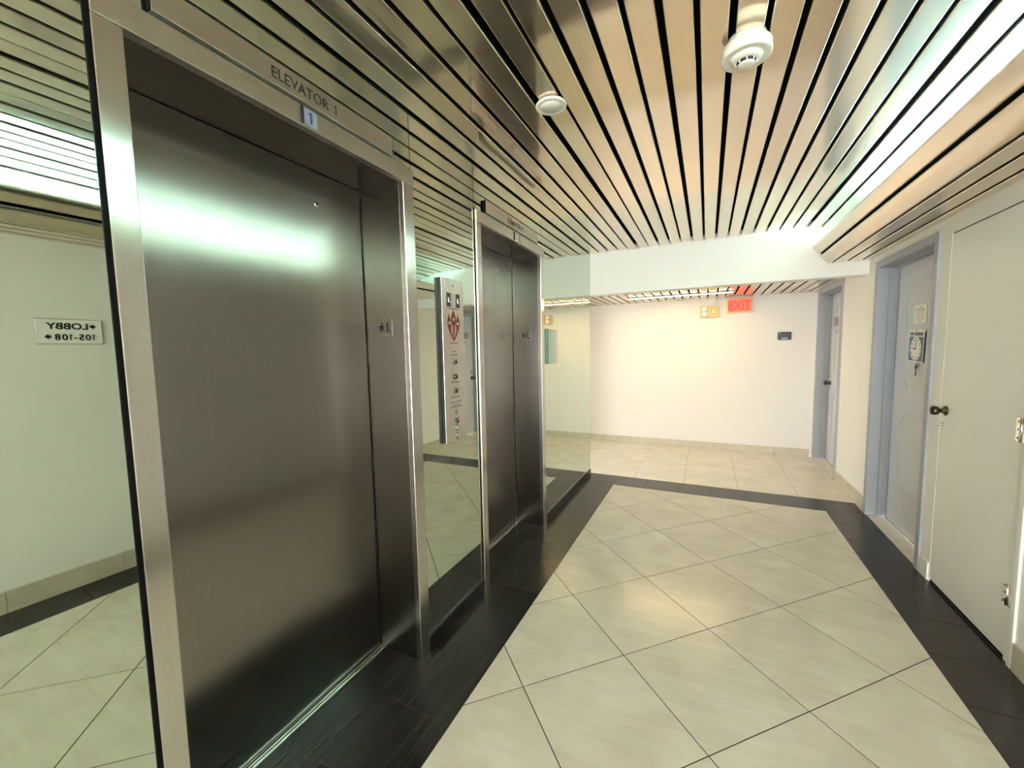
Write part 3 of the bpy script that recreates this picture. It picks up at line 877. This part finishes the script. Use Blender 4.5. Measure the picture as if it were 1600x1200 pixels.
for zq in (1.920, 1.852):
    hdn = MB().lathe([(0.018, 0.0), (0.024, 0.02), (0.036, 0.05), (0.036, 0.056)], (1.150, YF - 0.045, zq), (0, -1, 0), 22).build('lamp_head', 'cream_plastic', t)
    MB().lathe([(0.032, 0.0), (0.030, 0.004), (0.001, 0.006)], (1.150, YF - 0.102, zq), (0, -1, 0), 22).build('lens', 'sign_white', hdn)
MB().lathe([(0.008, 0.0), (0.008, LOWZ - 1.958)], (1.285, YF - 0.012, 1.958), (0, 0, 1), 10).build('conduit', 'white_plastic', t)
t = thing('card_reader', 'small black card reader on the far wall beside the blue door', 'card reader', (2.075, YF, 1.48))
MB().bbox(1.992, 2.160, YF - 0.006, YF, 1.470, 1.594, b=0.003).build('back_plate', 'white_plastic', t)
MB().bbox(2.003, 2.148, YF - 0.032, YF - 0.005, 1.484, 1.582, b=0.012, seg=3).build('body', 'black', t)
MB().lathe([(0.007, 0.0), (0.006, 0.002)], (2.027, YF - 0.032, 1.562), (0, -1, 0), 12).build('indicator_lamp', 'sign_white', t)
MB().bbox(2.042, 2.104, YF - 0.034, YF - 0.031, 1.497, 1.507, b=0.001).build('label_strip', 'sign_white', t)

# ------------------------------------------------------------------ ceiling fittings
t = thing('smoke_detector', 'cream domed smoke detector hanging from the slatted ceiling', 'smoke detector', (1.293, 1.662, H))
c = (1.293, 1.662, 0)
MB().lathe([(0.058, H + 0.004), (0.058, H - 0.017), (0.054, H - 0.023)], c, (0, 0, 1), 32).build('mount', 'white_plastic', t)
MB().lathe([(0.058, H - 0.019), (0.072, H - 0.020), (0.0755, H - 0.025), (0.0765, H - 0.053), (0.074, H - 0.058), (0.066, H - 0.059), (0.062, H - 0.057), (0.050, H - 0.058)], c, (0, 0, 1), 40).build('body', 'white_plastic', t)
MB().lathe([(0.050, H - 0.055), (0.047, H - 0.065), (0.034, H - 0.070), (0.030, H - 0.070)], c, (0, 0, 1), 36).build('dome', 'white_plastic', t)
v = MB().lathe([(0.030, H - 0.067), (0.029, H - 0.076), (0.026, H - 0.078)], c, (0, 0, 1), 32).build('vent_ring', 'ink', t)
MB().lathe([(0.027, H - 0.075), (0.026, H - 0.081), (0.019, H - 0.084), (0.001, H - 0.084)], c, (0, 0, 1), 28).build('sensor_cap', 'white_plastic', t)
rb = MB()
for k in range(8):
    a = k * math.pi / 4
    q = Vector((c[0] + 0.0295 * math.cos(a), c[1] + 0.0295 * math.sin(a), H - 0.073))
    rb.bbox(q.x - 0.002, q.x + 0.002, q.y - 0.002, q.y + 0.002, q.z - 0.006, q.z + 0.008, b=0.0005, seg=1)
rb.build('vent_rib', 'white_plastic', t)['kind'] = 'stuff'
t = thing('ceiling_disc', 'plain white round cover plate on the slatted ceiling', 'cover plate', (0.58, 1.70, H))
MB().lathe([(0.030, H + 0.003), (0.062, H - 0.002), (0.0655, H - 0.006), (0.064, H - 0.011), (0.058, H - 0.013), (0.050, H - 0.011), (0.001, H - 0.011)], (0.583, 1.695, 0), (0, 0, 1), 40).build('cover', 'white_plastic', t)
MB().lathe([(0.046, H - 0.010), (0.045, H - 0.0128), (0.001, H - 0.0128)], (0.583, 1.695, 0), (0, 0, 1), 36).build('centre_cap', 'white_plastic', t)
